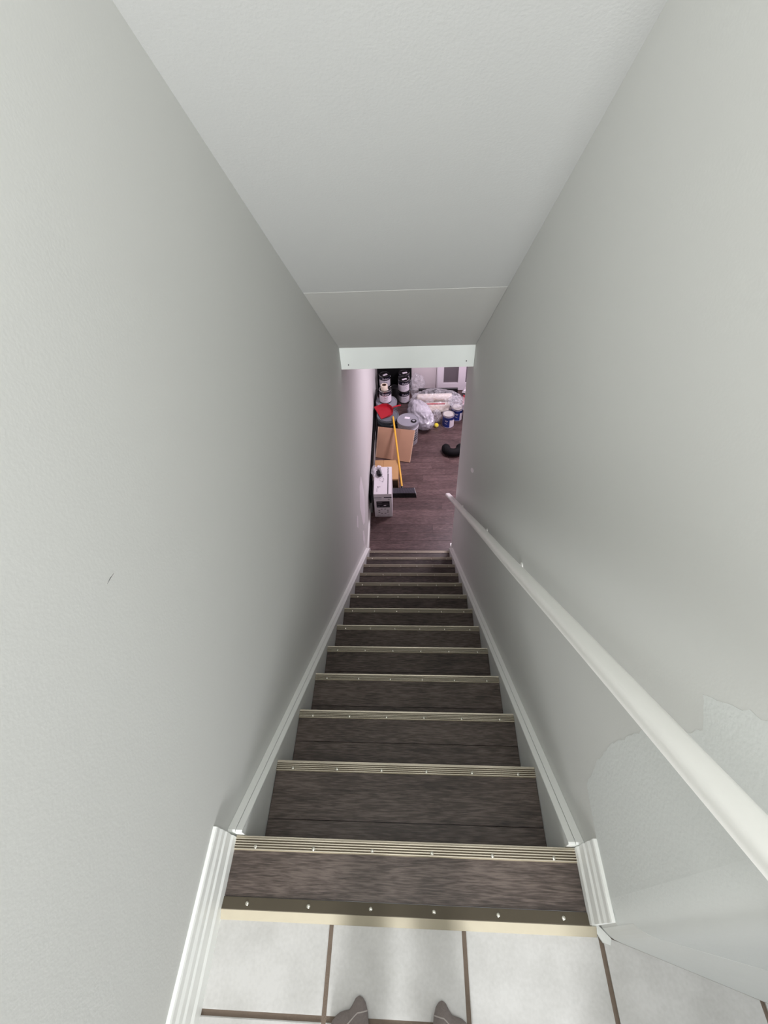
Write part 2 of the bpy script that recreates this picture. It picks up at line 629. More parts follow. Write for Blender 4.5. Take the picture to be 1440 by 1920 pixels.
bm = B()
box(bm, -0.66, -WH, -4.3, -1.0, -0.05, 2.45)
structure(obj('wall_hall_left', bm, 'hallwall'), 'darker left wall of the hallway behind the landing')
bm = B()
box(bm, 0.365, 0.60, -4.3, -0.80, -0.05, 2.45)  # added blocker, shields the return wall from the rear fill
structure(obj('wall_fill_blocker', bm, 'hallwall'), 'added dark wall that keeps the rear fill light off the return wall')
bm = B()
box(bm, -0.66, 0.60, -4.42, -4.3, -0.05, 2.45)
structure(obj('wall_hall_back', bm, 'hallwall'), 'darker end wall of the hallway behind the landing')
# basement floor with separate planks
bm = B()
box(bm, -0.66, 3.4, 2.7, YB + 0.1, ZF - 0.06, ZF - 0.004)
fb = structure(obj('floor_basement', bm, 'under'), 'dark grey-brown plank floor of the basement')
PW, PL = 0.125, 1.22
y = 2.90
row = 0
while y < YB:
    x = -0.56 - random.uniform(0, PL * 0.9)
    x1 = x
    while x1 < 3.3:
        x0, x1 = x1, x1 + PL
        a, b = max(x0 + 0.0009, -0.56), min(x1 - 0.0009, 3.3)
        if b - a < 0.04 or a > 2.4:
            continue
        yy0, yy1 = y + 0.0009, min(y + PW - 0.0009, YB)
        bm = B()
        dz = random.uniform(-0.0004, 0.0004)
        box(bm, a, b, yy0, yy1, ZF - 0.005, ZF + dz)
        obj('plank', bm, 'woodb', fb)
    y += PW
    row += 1

# landing floor: grout bed and separate tiles
bm = B()
box(bm, -WH, 2.2, -4.3, -0.166, -0.10, -0.0125)
fl = structure(obj('floor', bm, 'grout'), 'pale square tiles with brown grout on the landing')
xj = [-0.4945, -0.1716, 0.1514, 0.4743, 0.7972, 1.1201, 1.443]
yj = [-0.160] + [-0.3296 - 0.3229 * k for k in range(13)]
gw = 0.0052
for j in range(12):
    for i in range(6):
        if j > 3 and i > 2:
            continue
        x0, x1 = max(xj[i] + gw, -0.4545), xj[i + 1] - gw
        y0, y1 = yj[j + 1] + gw, (yj[j] - gw if j else -0.1685)
        if j == 0 and i >= 3:
            # cut along the slanting return wall
            def wy(x):
                return -0.163 + (x - 0.470) * ret_dir.y / ret_dir.x - 0.001
            if wy(x1) < y0 + 0.01:
                if wy(x0) < y0 + 0.01:
                    continue
                xe = 0.470 + (y0 + 0.164) / (ret_dir.y / ret_dir.x)
                pts = [(x0, y0), (min(xe, x1), y0), (x0, wy(x0))]
            else:
                pts = [(x0, y0), (x1, y0), (x1, wy(x1)), (x0, wy(x0))]
            bm = B()
            prism(bm, pts, 'z', -0.0125, -0.009)
        elif j > 0 and i >= 3 and y1 > -0.163 + (x1 - 0.47) * ret_dir.y / ret_dir.x:
            wyf = lambda x: min(y1, -0.163 + (x - 0.470) * ret_dir.y / ret_dir.x - 0.001)
            if wyf(x1) < y0 + 0.02:
                continue
            bm = B()
            pts = [(x0, y0), (x1, y0), (x1, wyf(x1)), (x0, wyf(x0))]
            prism(bm, pts, 'z', -0.0125, -0.009)
        else:
            bm = B()
            box(bm, x0, x1, y0, y1, -0.0125, -0.009)
            es = [e for e in bm.edges if all(v.co.z > -0.01 for v in e.verts)]
            bmesh.ops.bevel(bm, geom=es, offset=0.0018, segments=2, affect='EDGES')
        obj('tile', bm, 'tile', fl)
# crumbling caulk at the wall corner by the right baseboard
bm = B()
prism(bm, [(0.458, -0.150), (0.470, -0.146), (0.497, -0.172), (0.492, -0.184), (0.476, -0.180)], 'z', -0.0095, -0.003)
o = obj('caulk', bm, 'unpainted', fl)
o['label'] = 'broken caulk at the wall corner'

# baseboards on the landing
prof = [(0, -0.009), (0.0150, -0.009), (0.0150, 0.030), (0.0110, 0.040), (0.0118, 0.046), (0.0118, 0.078), (0.0085, 0.086),
        (0.0092, 0.090), (0.0092, 0.108), (0.0055, 0.120), (0.0055, 0.141), (0.0035, 0.146), (0, 0.147)]
prof = [(max(p[0], 0) + (0.004 if p[0] > 0 else 0), p[1]) for p in prof]
bm = B()
prism(bm, [(-WH + p[0], p[1]) for p in prof], 'y', -1.0, -0.002)
structure(obj('baseboard_left', bm, 'trim'), 'white moulded baseboard along the left of the landing')
bm = B()
prism(bm, [(WH - p[0], p[1] - 0.006 if p[1] > 0 else p[1] + 0.009) for p in prof], 'y', -0.150, 0.002)
structure(obj('baseboard_right', bm, 'trim'), 'short white moulded baseboard on the right of the landing')
# baseboard of the basement: left wall and round the right wall end
bm = B()
prism(bm, [(3.10, ZF), (YB, ZF), (YB, ZF + 0.09), (3.10, ZF + 0.09)], 'x', 0, 0.014)
for v in bm.verts:
    v.co.x += -0.4705 - (v.co.y - 3.0) * 0.0188
structure(obj('baseboard_basement', bm, 'trim'), 'white baseboard along the left basement wall')
bm = B()
prism(bm, [(2.99, ZF), (3.157, ZF), (3.157, ZF + 0.10), (2.99, ZF + 0.10)], 'x', 0.456, 0.4695)
box(bm, 0.4695, 0.60, 3.1435, 3.157, ZF, ZF + 0.10)
structure(obj('baseboard_corner', bm, 'trim'), 'white baseboard turning the wall end at the foot of the stairs')

# transition strip between tiles and boards
t1 = structure(bpy.data.objects.new('trim_1', None), 'flat bronze edging strip between the tiles and the top board')
COL.objects.link(t1)
bm = B()
prism(bm, [(-0.1520, 0.0005), (-0.1520, 0.0050), (-0.1505, 0.0060), (-0.1270, 0.0030), (-0.1262, 0.0005)], 'x', -0.452, 0.455)
obj('flat_flange', bm, 'alud', t1)
bm = B()
prism(bm, [(-0.1520, -0.0090), (-0.1710, -0.0090), (-0.1705, -0.0070), (-0.1520, 0.0052)], 'x', -0.452, 0.466)
obj('sloped_edge', bm, 'alus', t1)
for k in range(6):
    put_screw(t1, -0.388 + k * 0.156, -0.139, 0.0042)

# ------------------------------------------------------------------ staircase
st = thing('staircase', 'straight flight of dark wood-look steps with metal nosings and white side boards', 'staircase',
           (0, 0, ZF))


def loc(p):
    return (p[0], p[1], p[2] - ZF)


def shift(bm):
    for v in bm.verts:
        v.co.z -= ZF
    return bm


random.seed(3)
seams = {1: 0.42, 2: 0.63, 3: 0.5, 0: None}
nos_prof = [(0.0, -0.028), (0.0022, -0.030), (0.0022, 0.0005), (0.0008, 0.0030)]
for n in range(NS + 1):
    y, z = n * G, -n * RI
    hw = WI - 0.0006 if n else 0.452
    back = (n - 1) * G - 0.018 if n else -0.1262
    # boards of the tread
    front = y - 0.002
    cut = seams.get(n, random.uniform(0.35, 0.65))
    spans = [(back, front)] if cut is None else [(back, back + (front - 0.03 - back) * cut), (back + (front - 0.03 - back) * cut, front)]
    for a, b in spans:
        bm = B()
        box(bm, -hw + 0.001, hw - 0.001, a + 0.0007, b - 0.0007, z - 0.022, z)
        es = [e for e in bm.edges if all(v.co.z > z - 0.001 for v in e.verts)]
        bmesh.ops.bevel(bm, geom=es, offset=0.0009, segments=1, affect='EDGES')
        obj('tread_board', shift(bm), 'wood', st)
    # riser below this nosing
    bm = B()
    box(bm, -hw + 0.001, hw - 0.001, y - 0.034, y - 0.0195, z - RI + 0.0005, z - 0.0225)
    obj('riser', shift(bm), 'wood', st)
    # ribbed nosing strip
    pr = [(y - 0.030, z + 0.0004), (y - 0.030, z + 0.0016)]
    ribs = 5
    w = 0.0285 / ribs
    for k in range(ribs):
        b0 = y - 0.0292 + k * w
        pr += [(b0 + 0.14 * w, z + 0.0008), (b0 + 0.20 * w, z + 0.0044), (b0 + 0.58 * w, z + 0.0046), (b0 + 0.66 * w, z + 0.0008)]
    pr += [(y + 0.0020, z + 0.0030), (y + 0.0030, z + 0.0005), (y + 0.0030, z - 0.026), (y + 0.0002, z - 0.026), (y + 0.0002, z + 0.0004)]
    bm = B()
    prism(bm, pr, 'x', -hw, hw)
    no = obj('nosing_strip', shift(bm), 'alu', st)
    no.data.materials.append(M['groove'])
    for p in no.data.polygons:
        if p.normal.z > 0.9 and p.center.z < z - ZF + 0.0021 and y - 0.0296 < p.center.y < y - 0.001:
            p.material_index = 1  # shade between the ribs painted as darker groove faces
    for k in range(6):
        xs = -hw * 0.87 + k * hw * 2 * 0.87 / 5
        put_screw(no, *loc((xs, y - 0.0215, z + 0.0040)))
# stringers
for s in (-1, 1):
    nm = 'stringer'
    up = 0.030
    zb = lambda yy: SL * yy
    bm = B()
    pts = [(0.006, up), (3.00, zb(3.00) + up), (3.03, zb(3.03) + up - 0.03), (3.03, ZF), (2.90, ZF), (0.006, -0.36)]
    a, b = (-WH + 0.0005, -WI) if s < 0 else (WI, WH - 0.0005)
    prism(bm, pts, 'x', a, b)
    sg = obj('stringer', shift(bm), 'stringer', st)
    # cap: two flat laths with a fine groove between them
    for (u0, u1) in ((0.0, 0.0205), (0.0220, 0.0395)):
        bm = B()
        x0, x1 = (-WH + 0.0008 + u0, -WH + 0.0008 + u1) if s < 0 else (WH - 0.0008 - u1, WH - 0.0008 - u0)
        th = 0.006 if u0 == 0 else 0.005
        prism(bm, [(0.0045, up - 0.06), (0.0045, up + 0.004), (0.010, up + th), (3.00, zb(3.0) + up + th), (3.036, zb(3.036) + up - 0.01),
                   (3.036, ZF + 0.04), (3.031, ZF + 0.04), (3.031, zb(3.031) + up - 0.012), (2.998, zb(2.998) + up + 0.0006), (0.012, up + 0.0006), (0.0061, up), (0.0061, up - 0.06)], 'x', x0, x1)
        obj('cap_lath', shift(bm), 'trim', sg)

# ------------------------------------------------------------------ handrail
hr = thing('handrail', 'long white painted handrail running down the right wall', 'handrail', (0.405, 1.5, SL * 1.5 + 0.80))
HX, HC = 0.405, 0.800
sec = []
for k in range(20):
    t = 2 * math.pi * k / 20
    c, s_ = math.cos(t), math.sin(t)
    sx = 0.0245 * math.copysign(abs(c) ** 0.7, c)
    sz = 0.0160 * math.copysign(abs(s_) ** 0.72, s_)
    sec.append((sx, sz))
dirv = Vector((0, 1, SL)).normalized()
upv = Vector((0, -dirv.z, dirv.y))
bm = B()
y0, y1 = -0.30, 3.28
rings = []
for yy in [y0 + (y1 - y0) * k / 24 for k in range(25)]:
    base = Vector((0, yy - 1.5, SL * (yy - 1.5) + HC - 0.80))
    wob = 0.0012 * math.sin(yy * 5.1)
    rings.append([bm.verts.new(base + Vector((p[0] + wob, 0, 0)) + upv * p[1]) for p in sec])
for a, b in zip(rings, rings[1:]):
    for k in range(20):
        bm.faces.new((a[k], a[(k + 1) % 20], b[(k + 1) % 20], b[k]))
bm.faces.new(rings[0][::-1])
bm.faces.new(rings[-1])
obj('rail', bm, 'rail', hr, smooth=True, angle=50)
for yy in (0.93, 1.60, 2.60):
    bm = B()
    zc_ = SL * (yy - 1.5) + HC - 0.80
    tube(bm, [(0.0, yy - 1.5, zc_ - 0.016), (0.004, yy - 1.5, zc_ - 0.040), (0.026, yy - 1.5, zc_ - 0.050), (0.0640, yy - 1.5, zc_ - 0.050)], 0.006, 8)
    br = obj('bracket', bm, 'rail', hr, smooth=True)
    bm = B()
    lathe(bm, [(0.018, 0), (0.018, 0.004), (0.012, 0.006)], 16)
    for v in bm.verts:
        v.co = Vector((0.0648 - v.co.z, yy - 1.5 + v.co.x, zc_ - 0.046 + v.co.y))
    obj('wall_plate', bm, 'rail', br, smooth=True)

# ------------------------------------------------------------------ basement back door
d1 = structure(bpy.data.objects.new('door_1', None), 'white glazed door with grey panes at the back')
COL.objects.link(d1)
d1.location = (0.43, YB, ZF)
bm = B()
box(bm, 0.0, 0.012, -0.030, 0, 0, 2.1)
box(bm, 0.90, 0.98, -0.030, 0, 0, 2.1)
box(bm, 0, 0.98, -0.030, 0, 2.03, 2.1)
obj('door_frame', bm, 'doorw', d1)
bm = B()
for x0, x1 in ((0.012, 0.108), (0.336, 0.450), (0.678, 0.78), (0.78, 0.90)):
    box(bm, x0, x1, -0.040, -0.004, 0.01, 2.03)
for z0, z1 in ((0.01, 0.138), (0.90, 0.98), (1.92, 2.03)):
    box(bm, 0.108, 0.336, -0.0395, -0.0045, z0, z1)
    box(bm, 0.450, 0.678, -0.0395, -0.0045, z0, z1)
obj('door_leaf', bm, 'doorw', d1)
for x0 in (0.108, 0.450):
    for z0, z1 in ((0.138, 0.90), (0.98, 1.92)):
        bm = B()
        box(bm, x0 + 0.0005, x0 + 0.2275, -0.022, -0.016, z0 + 0.0005, z1 - 0.0005)
        obj('pane', bm, 'pane', d1)

# ------------------------------------------------------------------ black panel behind the cans
t = thing('tall_board', 'tall black panel standing against the back wall behind stacked cans', 'panel', (-0.235, YB - 0.023, ZF))
bm = B()
box(bm, -0.27, 0.27, -0.006, 0.022, 0, 1.35, 0.003)
obj('board', bm, 'blackm', t)
bm = B()
for x0, x1 in ((-0.27, -0.262), (0.262, 0.27)):
    box(bm, x0, x1, -0.0085, -0.0062, 0.0, 1.35)
obj('edge_strip', bm, 'black', t)

# long dark panel lying on its edge along the left wall
t = thing('leaning_panel', 'long thin black panel on its edge against the left basement wall', 'panel', (-0.4575, 3.72, ZF), R(1.08))
bm = B()
box(bm, -0.012, 0.004, 0.0, 2.3, 0.17, 0.30, 0.001)
obj('board', bm, 'blackm', t)
bm = B()
box(bm, -0.0115, 0.010, -0.002, 2.302, 0.0, 0.17, 0.002)
o = obj('edge_rail', bm, 'railgrey', t)
o['label'] = 'pale grey edge rail'


# ------------------------------------------------------------------ paint cans
def on_cyl(r, ang0):
    def f(co):
        a = ang0 + co.x / r
        rr = r + co.z
        return Vector((rr * math.cos(a), rr * math.sin(a), co.y))
    return f


def paint_can(label, p, rz, group, style):
    t = thing('paint_can', label, 'paint can', p, rz, group)
    r, h = 0.084, 0.194
    bm = B()
    lathe(bm, [(r - 0.003, 0), (r + 0.0015, 0.002), (r + 0.0015, 0.006), (r, 0.008), (r, h - 0.010), (r + 0.002, h - 0.007), (r + 0.002, h - 0.003), (r - 0.006, h - 0.004), (r - 0.008, h - 0.014), (0.01, h - 0.014)], 36)
    obj('body', bm, {'navy': 'black', 'blue': 'blue', 'blue2': 'blue'}[style], t, smooth=True)
    # rim: metal ring round the lid
    bm = B()
    ring = [(r - 0.012, h - 0.004), (r - 0.011, h + 0.002), (r - 0.004, h + 0.0035), (r + 0.003, h + 0.001), (r + 0.003, h - 0.004)]
    lathe(bm, ring + [ring[0]], 36, cap=False)
    obj('rim', bm, 'steel', t, smooth=True)
    bm = B()
    lathe(bm, [(r - 0.013, h - 0.008), (r - 0.013, h - 0.002), (r - 0.020, h - 0.005), (0.03, h - 0.0055), (0.004, h - 0.005)], 32)
    obj('lid', bm, 'liddark' if style == 'navy' else 'lidwhite', t, smooth=True)
    if style == 'navy':
        a0 = -R(90)

        def wrap(nm, m, z0, z1, rr, half):
            b_ = B()
            n = 22
            lo, hi = [], []
            for k in range(n + 1):
                a = a0 - half + 2 * half * k / n
                lo.append(b_.verts.new((rr * math.cos(a), rr * math.sin(a), z0)))
                hi.append(b_.verts.new((rr * math.cos(a), rr * math.sin(a), z1)))
            for k in range(n):
                b_.faces.new((lo[k], lo[k + 1], hi[k + 1], hi[k]))
            return obj(nm, b_, m, t, smooth=True)
        wrap('label_band', 'navy', 0.130, 0.176, r + 0.0008, R(125))
        lw = wrap('paper_label', 'white', 0.018, 0.129, r + 0.0008, R(112))
        wrap('foil_line', 'steel', 0.127, 0.1315, r + 0.0012, R(112))
        text_mesh('Dulux', 0.042, 'white', 'lettering', t, lambda co: on_cyl(r + 0.0012, a0)(co + Vector((0, 0.153, 0))))
        text_mesh('Paint', 0.030, 'navy', 'lettering', t, lambda co: on_cyl(r + 0.0012, a0)(co + Vector((0, 0.100, 0))))
        for zz, ww in ((0.070, 0.06), (0.060, 0.05), (0.034, 0.075)):
            b_ = B()
            n = 6
            lo = [b_.verts.new(on_cyl(r + 0.0013, a0)(Vector((-ww / 2 + ww * k / n, zz, 0)))) for k in range(n + 1)]
            hi = [b_.verts.new(on_cyl(r + 0.0013, a0)(Vector((-ww / 2 + ww * k / n, zz + 0.0035, 0)))) for k in range(n + 1)]
            for k in range(n):
                b_.faces.new((lo[k], lo[k + 1], hi[k + 1], hi[k]))
            obj('text_line', b_, 'greyink', t)
        bm = B()
        box(bm, -0.037, 0.037, -0.019, 0.019, h - 0.0049, h - 0.0040)
        sk = obj('sticker', bm, 'white', t)
        sk.rotation_euler = (0, 0, R(random.choice((4, 25, -12))))
        sk.location = (0.008, -0.012, 0.0004)
    else:
        a0 = -R(52)
        b_ = B()
        n = 14
        half = R(34)
        lo, hi = [], []
        for k in range(n + 1):
            a = a0 - half + 2 * half * k / n
            lo.append(b_.verts.new(((r + 0.001) * math.cos(a), (r + 0.001) * math.sin(a), 0.012)))
            hi.append(b_.verts.new(((r + 0.001) * math.cos(a), (r + 0.001) * math.sin(a), 0.135 - 0.02 * k / n)))
        for k in range(n):
            b_.faces.new((lo[k], lo[k + 1], hi[k + 1], hi[k]))
        obj('paper_label', b_, 'white', t, smooth=True)
        b_ = B()
        lathe(b_, [(r + 0.0012, 0.005), (r + 0.0014, 0.012)], 36, cap=False)
        lathe(b_, [(r + 0.0012, h - 0.018), (r + 0.0014, h - 0.010)], 36, cap=False)
        obj('white_band', b_, 'white', t, smooth=True)
        b_ = B()
        for q, (u0, zz, ww) in enumerate(((-0.05, 0.125, 0.045), (-0.045, 0.112, 0.03), (-0.055, 0.075, 0.04))):
            k = 5
            l2 = [b_.verts.new(on_cyl(r + 0.0012, -R(100))(Vector((u0 + ww * i / k, zz - 0.01 * i / k, 0)))) for i in range(k + 1)]
            h2 = [b_.verts.new(on_cyl(r + 0.0012, -R(100))(Vector((u0 + ww * i / k, zz + 0.006 - 0.01 * i / k, 0)))) for i in range(k + 1)]
            for i in range(k):
                b_.faces.new((l2[i], l2[i + 1], h2[i + 1], h2[i]))
        obj('print', b_, 'white', t)
    # wire handle hanging at the side
    b_ = B()
    pts = []
    for k in range(13):
        a = math.pi * k / 12
        pts.append(((r + 0.006) * math.cos(a), (r + 0.004) * math.sin(a) + 0.002, 0.150 - 0.075 * math.sin(a)))
    tube(b_, pts, 0.0018, 6)
    obj('wire_handle', b_, 'steel', t, smooth=True)
    return t


GC = 'stacked paint cans in the back corner'
H = 0.1985
paint_can('paint can under the left rear can, almost hidden behind the grey buckets', (-0.383, 6.285, ZF), R(10), GC, 'navy')
paint_can('dark banded paint can at the rear left, behind the can with the tape roll', (-0.383, 6.285, ZF + H), R(12), GC, 'navy')
paint_can('lower paint can under the front right can, beside the plastic bag', (-0.085, 6.145, ZF), R(16), GC, 'navy')
paint_can('white labelled paint can on top of the front right stack', (-0.085, 6.145, ZF + H), R(18), GC, 'navy')
paint_can('lower paint can of the rearmost right stack, against the black panel', (-0.083, 6.326, ZF), R(30), GC, 'navy')
paint_can('top paint can of the rearmost right stack, just under the header', (-0.083, 6.326, ZF + H), R(32), GC, 'navy')
paint_can('blue paint can with pale lid standing on the floor by the yellow ball', (0.566, 5.498, ZF), R(6), 'blue paint cans on the right', 'blue')
paint_can('second blue paint can, behind the front one and under crumpled film', (0.705, 5.665, ZF), R(20), 'blue paint cans on the right', 'blue2')


# ------------------------------------------------------------------ five gallon buckets
def bucket(label, p, rz, lid, body, spout):
    t = thing('bucket', label, 'bucket', p, rz, 'grey lidded buckets')
    bm = B()
    lathe(bm, [(0.128, 0), (0.131, 0.004), (0.141, 0.27), (0.146, 0.272), (0.146, 0.282), (0.142, 0.284), (0.1435, 0.315),
               (0.147, 0.317), (0.147, 0.327), (0.1435, 0.329), (0.144, 0.345)], 40)
    obj('body', bm, body, t, smooth=True)
    bm = B()
    lathe(bm, [(0.1445, 0.332), (0.152, 0.333), (0.153, 0.350), (0.1505, 0.353), (0.1525, 0.356), (0.1525, 0.366), (0.149, 0.371),
               (0.142, 0.371), (0.138, 0.364), (0.060, 0.3632), (0.006, 0.3632)], 44)
    ld = obj('lid', bm, lid, t, smooth=True)
    bm = B()
    box(bm, -0.036, 0.036, -0.021, 0.021, 0.3642, 0.3652)
    sk = obj('sticker', bm, 'white', ld)
    sk.location = (0.035, -0.075, 0) if not spout else (-0.01, 0.045, 0)
    sk.rotation_euler = (0, 0, R(12) if not spout else R(-16))
    if spout:
        bm = B()
        lathe(bm, [(0.038, 0.3635), (0.038, 0.372), (0.032, 0.3725), (0.031, 0.366), (0.024, 0.366), (0.022, 0.374), (0.004, 0.3745)], 24)
        sp = obj('pour_spout', bm, 'black', ld, smooth=True)
        sp.location = (0.078, -0.035, 0)
        bm = B()
        lathe(bm, [(0.021, 0.3745), (0.021, 0.3765), (0.004, 0.3768)], 20)
        sp2 = obj('spout_cap', bm, 'greylid', ld, smooth=True)
        sp2.location = (0.078, -0.035, 0)
    # wire bail with a grip
    bm = B()
    pts = [(0.150 * math.cos(a), 0.150 * math.sin(a), 0.300 - 0.17 * math.sin(a)) for a in (math.pi * k / 14 for k in range(15))]
    tube(bm, pts, 0.0022, 6)
    obj('bail', bm, 'steel', t, smooth=True)
    return t


bucket('slate grey bucket by the wall with a red dustpan on its lid', (-0.299, 5.248, ZF), R(185), 'greylid2', 'bucketd', False)
b2 = bucket('pale grey bucket with a pour spout lid, beside the white plastic bag', (-0.017, 5.128, ZF), 0, 'greylid', 'bucket', True)
bm = B()
for k in range(5):
    z0 = 0.085 + k * 0.036
    n = 7
    lo = [bm.verts.new((0.1422 * math.cos(-R(62) + R(7) * d), 0.1422 * math.sin(-R(62) + R(7) * d), z0 + d * 0.004)) for d in range(n)]
    hi = [bm.verts.new((0.1432 * math.cos(-R(62) + R(7) * d), 0.1432 * math.sin(-R(62) + R(7) * d), z0 + 0.015 + d * 0.004)) for d in range(n)]
    for d in range(n - 1):
        bm.faces.new((lo[d], lo[d + 1], hi[d + 1], hi[d]))
obj('print_stripes', bm, 'ink', b2)
bucket('grey bucket at the rear carrying a paint can and tape roll', (-0.330, 5.585, ZF), R(200), 'greylid', 'bucketd', False)
paint_can('white labelled paint can with a tape roll on its lid, on the rear bucket', (-0.342, 5.600, ZF + 0.3635), R(8), GC, 'navy')
# roll of masking tape on that can
t = thing('tape_roll', 'cream roll of tape standing on the paint can by the wall', 'tape', (-0.352, 5.598, ZF + 0.3635 + 0.1895))
bm = B()
pr = [(0.031, 0.0), (0.049, 0.0), (0.050, 0.003), (0.050, 0.071), (0.048, 0.074), (0.032, 0.074), (0.031, 0.0)]
lathe(bm, pr, 30, cap=False)
obj('roll', bm, 'tape', t, smooth=True)
bm = B()
lathe(bm, [(0.027, 0.001), (0.0308, 0.001), (0.0308, 0.0732), (0.027, 0.0732), (0.027, 0.001)], 26, cap=False)
obj('core', bm, 'core', t, smooth=True)
# small black tin between the cans
t = thing('small_tin', 'small black tin with a wire handle, between the stacked paint cans', 'tin', (-0.228, 6.06, ZF))
bm = B()
lathe(bm, [(0.055, 0), (0.057, 0.004), (0.057, 0.30), (0.059, 0.302), (0.059, 0.312), (0.053, 0.314), (0.051, 0.308), (0.01, 0.308)], 26)
obj('body', bm, 'black', t, smooth=True)
bm = B()
tube(bm, [(0.060 * math.cos(a), 0.060 * math.sin(a), 0.306 - 0.05 * math.sin(a)) for a in (math.pi * k / 10 + 0.5 for k in range(11))], 0.003, 6)
obj('wire_handle', bm, 'steel', t, smooth=True)

# ------------------------------------------------------------------ red dustpan on the front left bucket
t = thing('dustpan', 'red plastic dustpan lying on the slate grey bucket lid', 'dustpan', (-0.335, 5.325, ZF + 0.3725), R(22))
bm = B()
out = [(-0.115, 0.150), (0.01, 0.142), (0.070, 0.108), (0.100, 0.040), (0.100, -0.040), (0.070, -0.108), (0.01, -0.142), (-0.115, -0.150)]
prism(bm, out, 'z', 0.0, 0.003)
hts = [0.008, 0.034, 0.040, 0.042, 0.042, 0.040, 0.034, 0.008]
for k in range(7):
    (xa, ya), (xb, yb) = out[k], out[k + 1]
    f = 0.972
    v = [bm.verts.new(q) for q in ((xa, ya, 0.0015), (xb, yb, 0.0015), (xb * f, yb * f, 0.0015), (xa * f, ya * f, 0.0015),
                                   (xa * 1.05, ya * 1.05, hts[k]), (xb * 1.05, yb * 1.05, hts[k + 1]), (xb * 1.03, yb * 1.03, hts[k + 1]), (xa * 1.03, ya * 1.03, hts[k]))]
    for fi in ((3, 2, 1, 0), (4, 5, 6, 7), (0, 1, 5, 4), (1, 2, 6, 5), (2, 3, 7, 6), (3, 0, 4, 7)):
        bm.faces.new([v[i] for i in fi])
obj('pan', bm, 'red', t)
bm = B()
tube(bm, [(0.096, 0, 0.034), (0.14, 0, 0.040), (0.20, 0, 0.042), (0.232, 0, 0.038)], 0.012, 10, radii=[0.010, 0.012, 0.015, 0.011], flat=0.6)
obj('handle', bm, 'red', t, smooth=True)

# ------------------------------------------------------------------ broom
A_, Z_ = Vector((-0.0875, 4.045, 0.065)), Vector((-0.2225, 5.165, 0.401))
t = thing('broom', 'broom with a yellow handle leaning on the bucket, dark bristle head on the floor', 'broom', (A_.x, A_.y, ZF))
bm = B()
d = (Z_ - A_)
L_ = [Vector((0, 0, A_.z)) + d * k for k in (0.0, 0.03, 0.05, 0.97, 0.99, 1.0)]
tube(bm, L_, 0.0125, 14, radii=[0.0105, 0.0105, 0.0125, 0.0125, 0.0105, 0.005])
obj('handle', bm, 'yellow', t, smooth=True)
bm = B()
tube(bm, [Vector((0, -0.005, 0.062)) - d.normalized() * 0.02, Vector((0, 0, A_.z)) + d * 0.05], 0.0150, 12, radii=[0.017, 0.0135])
obj('socket', bm, 'black', t, smooth=True)
# head: a block and a flared brush pointing down and towards the stairs
hx0, hx1 = -0.135, 0.155
bm = B()


def head_pt(u, y, z):
    k = (0.034 - y) / 0.084
    xa, xb = hx0, hx1 - 0.012
    return (xa - 0.008 * k + (xb - xa + 0.034 * k) * u, y, z)


hsec = [(0.034, 0.078), (0.020, 0.092), (-0.050, 0.062), (-0.054, 0.048), (0.020, 0.050)]
va = [bm.verts.new(head_pt(0, *p)) for p in hsec]
vc = [bm.verts.new(head_pt(1, *p)) for p in hsec]
bm.faces.new(va[::-1])
bm.faces.new(vc)
for i in range(5):
    bm.faces.new((va[i], va[(i + 1) % 5], vc[(i + 1) % 5], vc[i]))
obj('head_block', bm, 'black', t)
bm = B()
for k in range(30):
    u = (k + 0.5) / 30
    q = [head_pt(u - 0.007, 0.014, 0.0895), head_pt(u + 0.007, 0.014, 0.0895), head_pt(u + 0.007, -0.048, 0.0630), head_pt(u - 0.007, -0.048, 0.0630)]
    v = [bm.verts.new(p) for p in q] + [bm.verts.new((p[0], p[1] - 0.001, p[2] + 0.0035)) for p in q]
    for f in ((3, 2, 1, 0), (4, 5, 6, 7), (0, 1, 5, 4), (1, 2, 6, 5), (2, 3, 7, 6), (3, 0, 4, 7)):
        bm.faces.new([v[i] for i in f])
o = obj('ribs', bm, 'bristle', t)
o['kind'] = 'stuff'
bm = B()
tube(bm, [head_pt(1.0, 0.020, 0.090), head_pt(1.0, -0.050, 0.062), head_pt(1.0, -0.056, 0.050)], 0.004, 6)
obj('end_cap', bm, 'railgrey', t)
bm = B()
n = 60
for k in range(n):
    u = (k + 0.5) / n
    for (ya, yb) in ((-0.046, -0.066), (-0.020, -0.030)):
        jit = random.uniform(-0.003, 0.003)
        xa, xb = head_pt(u, ya, 0)[0], head_pt(u, ya - 0.03, 0)[0]
        w_ = 0.0019
        q = [(xa - w_, ya, 0.050), (xa + w_, ya, 0.050), (xb + w_ * 1.2, yb + jit, 0.001), (xb - w_ * 1.2, yb + jit, 0.001)]
        v = [bm.verts.new(p) for p in q] + [bm.verts.new((p[0], p[1] + 0.010, p[2])) for p in q]
        for f in ((0, 1, 2, 3), (7, 6, 5, 4), (0, 4, 5, 1), (1, 5, 6, 2), (2, 6, 7, 3), (3, 7, 4, 0)):
            bm.faces.new([v[i] for i in f])
o = obj('bristles', bm, 'black', t)
o['kind'] = 'stuff'

